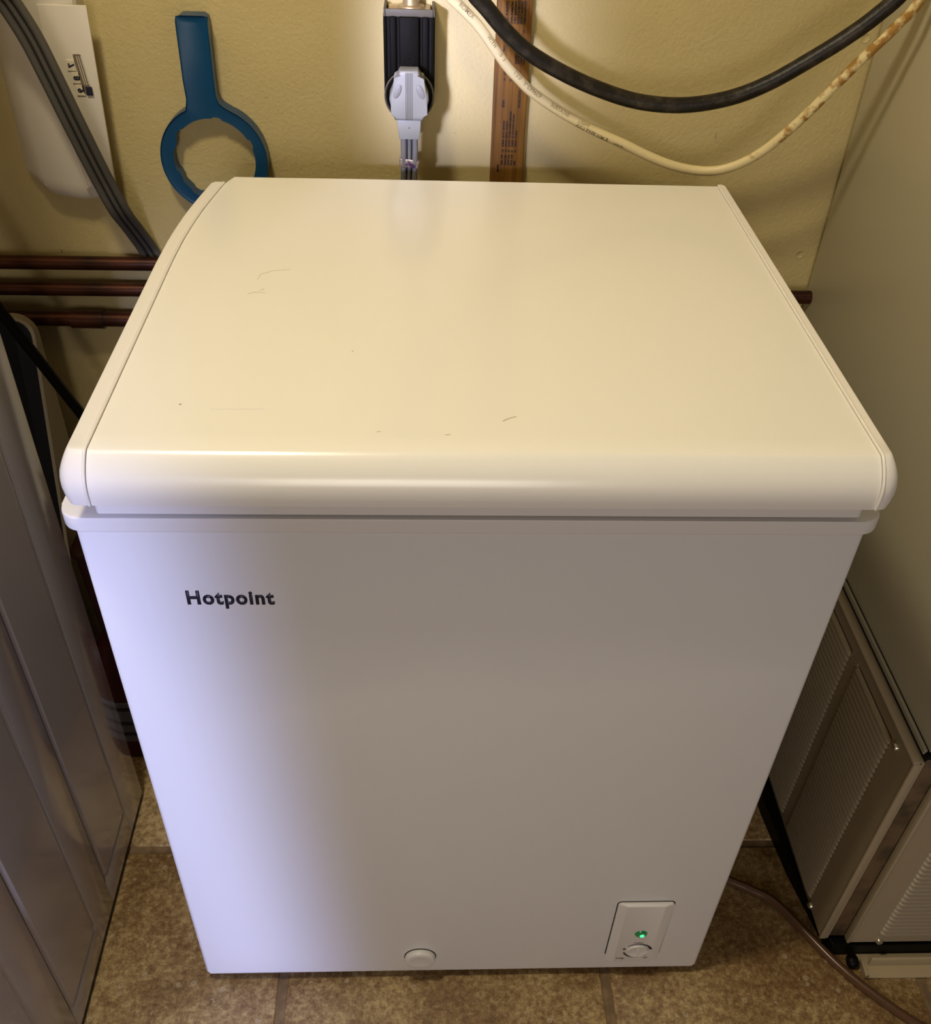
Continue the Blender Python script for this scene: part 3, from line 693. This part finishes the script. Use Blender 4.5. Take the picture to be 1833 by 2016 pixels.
bm = bmesh.new(); lathe(bm, [(0.0065, 0), (0.0065, 0.001), (0.0055, 0.001), (0.0052, 0.0003), (0.0028, 0.0003), (0.0025, 0.0010), (0, 0.0010)], V((0.257, 0.6266, 0.966)) - OO, (0, -1, 0), 28); autosmooth(obj('outlet_screw', bm, m_bake, ou), 40)
bm = bmesh.new(); lathe(bm, [(0.0298, 0), (0.0298, 0.010), (0.0285, 0.012), (0.0262, 0.012), (0.0255, 0.0085), (0, 0.0085)], V((0.257, 0.632, 0.928)) - OO, (0, -1, 0), 48); autosmooth(obj('outlet_face', bm, m_bake, ou), 40)
bm = bmesh.new(); lathe(bm, [(0.0298, 0.0), (0.0298, 0.0008), (0.0288, 0.0014), (0.0278, 0.0008), (0.0278, 0.0)], V((0.257, 0.6203, 0.928)) - OO, (0, -1, 0), 48); bmesh.ops.delete(bm, geom=[f for f in bm.faces if len(f.verts) > 4], context='FACES'); autosmooth(obj('face_rim', bm, m_rim, ou), 60)  # paler ring colours in the highlight along the face rim
bm = bmesh.new()
for (x0, x1, y0, y1) in ((0.2285, 0.2855, 0.6305, 0.6335), (0.2275, 0.2305, 0.6305, WY), (0.2835, 0.2865, 0.6305, WY)): box(bm, x0, x1, y0, y1, 1.012, 1.020, 0.0006)
bmesh.ops.translate(bm, verts=bm.verts, vec=-OO); autosmooth(obj('outlet_rim', bm, m_rim, ou), 50)
bm = bmesh.new(); box(bm, 0.2325, 0.2815, 0.6365, WY - 0.001, 1.013, 1.0165, 0.0008); bmesh.ops.translate(bm, verts=bm.verts, vec=-OO); obj('outlet_top_plate', bm, m_brass, ou)
bm = bmesh.new(); lathe(bm, [(0.016, 0.0), (0.015, 0.003), (0.010, 0.004), (0.0095, 0.012)], V((0.259, 0.656, 1.0165)) - OO, (0, 0, 1), 28); autosmooth(obj('knockout_ring', bm, m_brass, ou), 40)
bm = bmesh.new(); cyl(bm, V((0.2595, 0.655, 1.018)) - OO, V((0.2595, 0.655, 1.45)) - OO, 0.0085, n=20); autosmooth(obj('conduit_stub', bm, m_rust, ou), 50)

pg = thing('grey_power_plug', 'light grey moulded plug with its flat cord in the black outlet', 'plug', (0.257, 0.61, 0.93)); PO = V((0.257, 0.61, 0.93))
half = [(0.0105, 0.9625), (0.0125, 0.9590), (0.0140, 0.9530), (0.0185, 0.9450), (0.0225, 0.9360), (0.0232, 0.9300), (0.0215, 0.9230), (0.0180, 0.9150), (0.0170, 0.9065)]
pl = [(0.257 - x, z) for x, z in half] + [(0.257 + x, z) for x, z in half[::-1]]
bm = bmesh.new(); prism(bm, pl, 1, 0.596, 0.6195, 0.0035, 3); bmesh.ops.translate(bm, verts=bm.verts, vec=-PO)
autosmooth(obj('plug_body', bm, m_plug, pg), 40)
for s in (-1, 1):
    bm = bmesh.new(); bmesh.ops.create_uvsphere(bm, u_segments=16, v_segments=10, radius=1)
    bmesh.ops.scale(bm, verts=bm.verts, vec=(0.0042, 0.0012, 0.0085)); bmesh.ops.rotate(bm, verts=bm.verts, cent=(0, 0, 0), matrix=Matrix.Rotation(-s * 0.42, 3, 'Y'))
    bmesh.ops.translate(bm, verts=bm.verts, vec=V((0.257 + s * 0.0135, 0.5960, 0.9400)) - PO); autosmooth(obj('grip_recess', bm, m_cord2, pg), 60)
for k in range(5):
    x = 0.257 - 0.0036 + k * 0.0018
    bm = bmesh.new(); box(bm, x - 0.00035, x + 0.00035, 0.5954, 0.5965, 0.9075, 0.9605); bmesh.ops.translate(bm, verts=bm.verts, vec=-PO); obj('plug_groove', bm, m_cord, pg)
bm = bmesh.new(); prism(bm, [(0.2425, 0.9075), (0.2435, 0.897), (0.2450, 0.8835), (0.2690, 0.8835), (0.2705, 0.897), (0.2715, 0.9075)], 1, 0.5995, 0.618, 0.0018, 2); bmesh.ops.translate(bm, verts=bm.verts, vec=-PO)
autosmooth(obj('strain_relief', bm, m_plug, pg), 40)
bm = bmesh.new(); lathe(bm, [(0.0008, 0), (0.0008, 0.0004), (0, 0.0004)], V((0.257, 0.5997, 0.8975)) - PO, (0, -1, 0), 12); obj('plug_dot', bm, m_ink, pg)
pth = catmull([(0.257, 0.609, 0.888), (0.257, 0.611, 0.86), (0.256, 0.620, 0.82), (0.255, 0.628, 0.77), (0.255, 0.628, 0.60), (0.25, 0.61, 0.35), (0.25, 0.58, 0.12)], 6)
P = [p - PO for p in pth]
for k in (-1, 0, 1):
    bm = bmesh.new(); sweep(bm, P, circ(0.0036 if k else 0.0022, 14, k * 0.0070, 0)); autosmooth(obj('conductor', bm, m_cord2, pg), 60)
bm = bmesh.new(); sweep(bm, P, [(-0.0070, -0.0004), (0.0070, -0.0004), (0.0070, 0.0004), (-0.0070, 0.0004)]); obj('cord_web', bm, m_web, pg)
bm = bmesh.new(); prism(bm, rrect(-0.0125, 0.0116, -0.0062, 0.0052, 0.002, 4), 2, 0, 0.0100, 0.0006); bmesh.ops.rotate(bm, verts=bm.verts, cent=(0, 0, 0), matrix=Matrix.Rotation(0.10, 3, 'Y')); bmesh.ops.translate(bm, verts=bm.verts, vec=V((0.2565, 0.6155, 0.8460)) - PO)
autosmooth(obj('cord_clip', bm, m_foil, pg, label='shiny iridescent clip round the cord'), 40)

# ------------------------------------------------------------------ wooden ruler board
ru = thing('wooden_measuring_board', 'dark-stained wooden board with printed columns, upright on the back wall', 'board', (0.383, 0.668, 0)); RO_ = V((0.383, 0.668, 0))
bm = bmesh.new(); box(bm, 0.3615, 0.4035, 0.6615, WY - 0.0005, 0.001, 1.32, 0.0012, 2)
for v in bm.verts: v.co.x += -(v.co.z - 0.82) * 0.008
bmesh.ops.translate(bm, verts=bm.verts, vec=-RO_); autosmooth(obj('board', bm, m_wood, ru), 50)
def print_line(x, z0, z1, hgt, nglyph, seed):
    """one line of print turned a quarter: a row of small worn letter strokes, kept as one part"""
    rr = random.Random(seed); bm = bmesh.new(); z = z0
    while z < z1 - 0.0006:
        hgt_ = hgt * 1.18; g = rr.uniform(0.0009, 0.0014); sh = rr.choice((0, 1, 2, 3)); hh = hgt_ * rr.choice((1, 1, 0.8))
        zz = min(z + g, z1)
        if sh == 0: box(bm, x - hh / 2, x + hh / 2, 0.6611, 0.6616, z, z + 0.0006); box(bm, x - hh / 2, x + hh / 2, 0.6611, 0.6616, zz - 0.0006, zz)
        elif sh == 1: box(bm, x - hh / 2, x + hh / 2, 0.6611, 0.6616, z, z + 0.00065); box(bm, x - hh / 2, x - hh / 2 + 0.0006, 0.6611, 0.6616, z, zz)
        elif sh == 2: box(bm, x - hh / 2, x + hh / 2, 0.6611, 0.6616, z, z + 0.0006); box(bm, x + hh / 2 - 0.0006, x + hh / 2, 0.6611, 0.6616, z, zz); box(bm, x - 0.0002, x + 0.0002, 0.6611, 0.6616, z, zz)
        else: box(bm, x - hh / 2, x + hh / 2, 0.6611, 0.6616, zz - 0.0006, zz); box(bm, x - hh / 2, x - hh / 2 + 0.0006, 0.6611, 0.6616, z, zz); box(bm, x + hh / 2 - 0.0006, x + hh / 2, 0.6611, 0.6616, z, zz)
        z = zz + 0.00022
    for v in bm.verts: v.co.x += -(v.co.z - 0.82) * 0.008
    bmesh.ops.translate(bm, verts=bm.verts, vec=-RO_); obj('printed_line', bm, m_print, ru)
m_print = mat('dark_red_print', (0.014, 0.003, 0.002), 0.6)
sd = 1
def px2x(px): return 0.3615 + (px - 968) / 65 * 0.042 if True else 0
# blocks measured from the board (x fraction, z range)
for fx, zs in ((0.30, [(0.905, 0.915)]), (0.77, [(0.905, 0.927)])):
    for a, b_ in zs: print_line(0.3615 + fx * 0.042, a, b_, 0.0026, 0, sd); sd += 1
for i, (fx, tops) in enumerate(((0.345, 0.889), (0.440, 0.889), (0.535, 0.901), (0.630, 0.898), (0.735, 0.877))):
    x = 0.3615 + fx * 0.042
    segs = [(0.8495, 0.8530), (0.8565, 0.8655), (0.8670, 0.8765 if tops > 0.88 else tops)] + ([(0.8775, tops)] if tops > 0.88 else [])
    for a, b_ in segs: print_line(x, a, b_, 0.0021, 0, sd); sd += 1
for fx, a, b_ in ((0.33, 0.8330, 0.8405), (0.44, 0.8330, 0.8405), (0.54, 0.8330, 0.8405), (0.63, 0.8330, 0.8405), (0.33, 0.8415, 0.8465), (0.44, 0.8415, 0.8465), (0.54, 0.8415, 0.8465), (0.63, 0.8415, 0.8465), (0.73, 0.8330, 0.8385), (0.22, 0.8245, 0.8340)):
    print_line(0.3615 + fx * 0.042, a, b_, 0.0022, 0, sd); sd += 1
for fx, a, b_ in ((0.30, 0.9435, 0.9485), (0.30, 0.9500, 0.9590), (0.40, 0.9435, 0.9520), (0.50, 0.9435, 0.9480), (0.30, 0.9370, 0.9400), (0.48, 0.9360, 0.9395), (0.58, 0.9360, 0.9395), (0.60, 0.9560, 0.9700), (0.68, 0.9560, 0.9740), (0.76, 0.9580, 0.9760), (0.84, 0.9560, 0.9800), (0.25, 0.9700, 0.9765), (0.33, 0.9790, 0.9830), (0.30, 0.9990, 1.0080)):
    print_line(0.3615 + fx * 0.042, a, b_, 0.0021, 0, sd); sd += 1
for fx in (0.42, 0.52, 0.61, 0.70, 0.79):
    print_line(0.3615 + fx * 0.042, 1.0010, 1.0090, 0.0023, 0, sd); sd += 1
    print_line(0.3615 + fx * 0.042, 1.0100, 1.0260, 0.0023, 0, sd); sd += 1
print_line(0.3615 + 0.28 * 0.042, 1.0100, 1.0250, 0.0023, 0, sd); print_line(0.3615 + 0.79 * 0.042, 0.9915, 0.9955, 0.0020, 0, 99)

# ------------------------------------------------------------------ hoses
bh = [(0.17, 0.54, 1.60), (0.235, 0.54, 1.24), (0.290, 0.542, 1.105), (0.322, 0.545, 1.061), (0.342, 0.55, 1.040), (0.365, 0.555, 1.016), (0.393, 0.56, 0.994), (0.435, 0.565, 0.972), (0.477, 0.57, 0.955), (0.518, 0.57, 0.944), (0.560, 0.57, 0.940), (0.599, 0.57, 0.943), (0.639, 0.57, 0.953), (0.674, 0.568, 0.970), (0.708, 0.565, 0.993), (0.739, 0.56, 1.017), (0.768, 0.555, 1.044), (0.791, 0.55, 1.075), (0.806, 0.548, 1.13), (0.810, 0.55, 1.25), (0.810, 0.55, 1.60)]
path = catmull(bh, 6)
bm = bmesh.new(); sweep(bm, path, circ(0.0088, 18))
hose = autosmooth(obj('black_rubber_hose', bm, m_hose), 60)
tag(hose, 'thick dusty black rubber hose hanging in a loop on the wall', 'hose')
wcp = [(0.22, 0.59, 1.60), (0.255, 0.594, 1.20), (0.278, 0.595, 1.08), (0.299, 0.595, 1.046), (0.320, 0.595, 1.027), (0.337, 0.595, 1.011), (0.355, 0.595, 0.989), (0.371, 0.595, 0.970), (0.386, 0.595, 0.956), (0.400, 0.595, 0.944), (0.429, 0.595, 0.926), (0.458, 0.595, 0.911), (0.487, 0.595, 0.898), (0.517, 0.595, 0.886), (0.547, 0.595, 0.873), (0.578, 0.595, 0.862), (0.608, 0.595, 0.856), (0.635, 0.589, 0.858), (0.660, 0.582, 0.869), (0.683, 0.576, 0.887), (0.703, 0.569, 0.911), (0.722, 0.562, 0.938), (0.739, 0.556, 0.965), (0.756, 0.550, 0.992), (0.772, 0.543, 1.017), (0.787, 0.537, 1.040), (0.799, 0.530, 1.066), (0.806, 0.526, 1.12), (0.808, 0.525, 1.25), (0.808, 0.525, 1.60)]
path = catmull(wcp, 5)
wt = thing('white_cable', 'yellowed white cable with faint print, sagging below the black hose', 'cable', path[0]); WO = path[0].copy()
bm = bmesh.new(); sweep(bm, path, [(0.0058 * math.cos(t), 0.0048 * math.sin(t)) for t in [2 * PI * i / 16 for i in range(16)]])
cj = autosmooth(obj('cable_jacket', bm, m_cable), 60)
# keep jacket material in world-like coordinates: shift geometry to the thing's origin with a baked offset
cj.parent = wt; cj.matrix_parent_inverse = Matrix.Translation(-WO)
# print along the cable
acc = [0.0]
for i in range(1, len(path)): acc.append(acc[-1] + (path[i] - path[i - 1]).length)
def at_len(s):
    for i in range(1, len(path)):
        if acc[i] >= s:
            t = (s - acc[i - 1]) / (acc[i] - acc[i - 1]); p = path[i - 1].lerp(path[i], t); d = (path[i] - path[i - 1]).normalized(); return p, d
    return path[-1], (path[-1] - path[-2]).normalized()
def len_at_x(x):
    for i in range(1, len(path)):
        if path[i].x >= x: return acc[i]
m_cprint = mat('cable_print', (0.24, 0.18, 0.07), 0.6); m_cprint2 = mat('cable_print_dark', (0.10, 0.07, 0.02), 0.6)
def cable_text(s, x, size, m, ang=28, flip=False):
    s0 = len_at_x(x); bm = text_bm(s, bold=0.008); wtot = max(v.co.x for v in bm.verts)
    for v in bm.verts:
        u_, t_ = v.co.x * size, (v.co.y - 0.35) * size
        if flip: u_ = wtot * size - u_; t_ = -t_
        p, d = at_len(s0 + u_); wd = d.cross(V((0, -1, 0))).normalized()
        if wd.z < 0: wd = -wd
        nn = V((0, -1, 0)); a = math.radians(ang) + t_ / 0.0052
        v.co = p + wd * (0.0058 * math.sin(a)) * 1.0 + nn * (0.0048 * math.cos(a)) + (wd * math.sin(a) + nn * math.cos(a)) * 0.00025 - WO
    obj('cable_print', bm, m, wt)
cable_text('ROMEX', 0.308, 0.0062, m_cprint); cable_text('WITH', 0.343, 0.0058, m_cprint); cable_text('10  3', 0.358, 0.0058, m_cprint)
cable_text('(UL)', 0.375, 0.0062, m_cprint, flip=True); cable_text('629662-A', 0.388, 0.0068, m_cprint, flip=True); cable_text('SUSTAINE', 0.420, 0.0060, m_cprint); cable_text('LIGHT', 0.458, 0.0055, m_cprint)
cable_text('(UL) TYPE NM-B', 0.455, 0.0062, m_cprint2, ang=-30); cable_text('VOLTS', 0.500, 0.0045, m_cprint2, ang=-35)

# ------------------------------------------------------------------ things in the gap behind the door
# wedge shaped appliance, black front in a beige shell
ap = thing('wedge_shaped_appliance', 'upright appliance with black front and rounded beige shell in the dark left corner', 'appliance', (-0.37, 0.55, 0)); AO = V((-0.37, 0.55, 0))
def yfront(z): return 0.593 - (0.628 - z) * 0.286 if z < 0.628 else 0.593
def shell_out(ins, r):
    return rrect(-0.49 + ins, -0.25 - ins, 0.0 + (0.0 if ins == 0 else 0.02), 0.640 - ins, r, 6)
bm = bmesh.new()
o1 = shell_out(0, 0.028); o2 = shell_out(0.0045, 0.025)
A = [bm.verts.new(V((x, 0.604, z)) - AO) for x, z in o1]; B = [bm.verts.new(V((x, yfront(z), z)) - AO) for x, z in o1]; C2 = [bm.verts.new(V((x, yfront(z) - 0.0005, z)) - AO) for x, z in o2]; D2 = [bm.verts.new(V((x, min(yfront(z) + 0.008, 0.602), z)) - AO) for x, z in o2]
n = len(o1)
for i in range(n):
    j = (i + 1) % n
    bm.faces.new((A[i], A[j], B[j], B[i])); bm.faces.new((B[i], B[j], C2[j], C2[i])); bm.faces.new((C2[i], C2[j], D2[j], D2[i]))
bm.faces.new(A); autosmooth(obj('beige_shell', bm, m_beige, ap), 40)
bm = bmesh.new(); q = [bm.verts.new(V((x, min(yfront(z) + 0.004, 0.601), z)) - AO) for x, z in o2]; bm.faces.new(q); bmesh.ops.triangulate(bm, faces=bm.faces)
q = bmesh.ops.extrude_face_region(bm, geom=list(bm.faces)); bmesh.ops.translate(bm, verts=[e for e in q['geom'] if isinstance(e, bmesh.types.BMVert)], vec=(0, 0.002, 0))
obj('black_front', bm, m_black, ap)
# broom handle
p1 = V((-0.254, 0.520, 0.688)); p2 = V((-0.198, 0.552, 0.505)); d = (p2 - p1) / (p1.z - p2.z)
bot = p2 + d * 0.503; topp = p1 - d * 0.72
bm = bmesh.new(); cyl(bm, V((0, 0, 0.001)), topp - bot, 0.0072, n=18)
pole = obj('black_pole', bm, m_black); pole.location = bot; autosmooth(pole, 50)
tag(pole, 'straight black pole slanting across the dark corner between door and freezer', 'pole')
# red jug
jg = thing('red_jug', 'dark red plastic jug with a label on the floor between door and freezer', 'jug', (-0.155, 0.39, 0)); 
bm = bmesh.new()
secs = [(0.0, 0.052, 0.040), (0.004, 0.058, 0.046), (0.17, 0.058, 0.046), (0.21, 0.050, 0.042), (0.235, 0.030, 0.028), (0.245, 0.020, 0.020), (0.262, 0.018, 0.018)]
R = []
for z, a, b_ in secs: R.append([bm.verts.new((a * abs(math.cos(t)) ** 0.6 * (1 if math.cos(t) > 0 else -1), b_ * abs(math.sin(t)) ** 0.6 * (1 if math.sin(t) > 0 else -1), z)) for t in [2 * PI * i / 32 for i in range(32)]])
for i in range(len(R) - 1):
    for j in range(32): bm.faces.new((R[i][j], R[i][(j + 1) % 32], R[i + 1][(j + 1) % 32], R[i + 1][j]))
bm.faces.new(R[0][::-1]); bm.faces.new(R[-1]); autosmooth(obj('jug_body', bm, m_redp, jg), 50)
bm = bmesh.new(); lathe(bm, [(0.021, 0), (0.021, 0.018), (0.019, 0.020), (0, 0.020)], (0, 0, 0.255), (0, 0, 1), 24); autosmooth(obj('jug_cap', bm, m_red2, jg), 40)
bm = bmesh.new(); sweep(bm, catmull([(0.02, 0, 0.225), (0.05, 0, 0.240), (0.066, 0, 0.215), (0.058, 0, 0.16)], 6), circ(0.008, 12), up=V((0, 1, 0))); autosmooth(obj('jug_handle', bm, m_redp, jg), 60)
bm = bmesh.new(); box(bm, -0.045, 0.050, -0.0482, -0.0455, 0.045, 0.135, 0.0006); lb = obj('jug_label', bm, m_lab, jg, label='pale label')
for z in (0.060, 0.085, 0.118):
    bm = bmesh.new(); box(bm, -0.040, 0.046, -0.0486, -0.0480, z, z + 0.008); obj('label_band', bm, m_ink, lb)
jg.location = (-0.130 - 0.028, 0.395, 0)
# dark red tote behind
tt = thing('dark_red_tote', 'dark red storage tote standing behind the jug in the corner', 'storage box', (-0.14, 0.50, 0))
bm = bmesh.new()
lo = rrect(-0.075, 0.060, -0.045, 0.045, 0.012, 4); hi = rrect(-0.085, 0.070, -0.052, 0.052, 0.014, 4)
A = [bm.verts.new((x, y, 0)) for x, y in lo]; B = [bm.verts.new((x, y, 0.33)) for x, y in hi]; n = len(lo)
for i in range(n): bm.faces.new((A[i], A[(i + 1) % n], B[(i + 1) % n], B[i]))
bm.faces.new(A[::-1]); bm.faces.new(B); autosmooth(obj('tote_body', bm, m_red2, tt), 40)
bm = bmesh.new(); prism(bm, rrect(-0.089, 0.074, -0.056, 0.056, 0.016, 4), 2, 0.33, 0.345, 0.004, 2); autosmooth(obj('tote_lid', bm, m_red2, tt), 40)
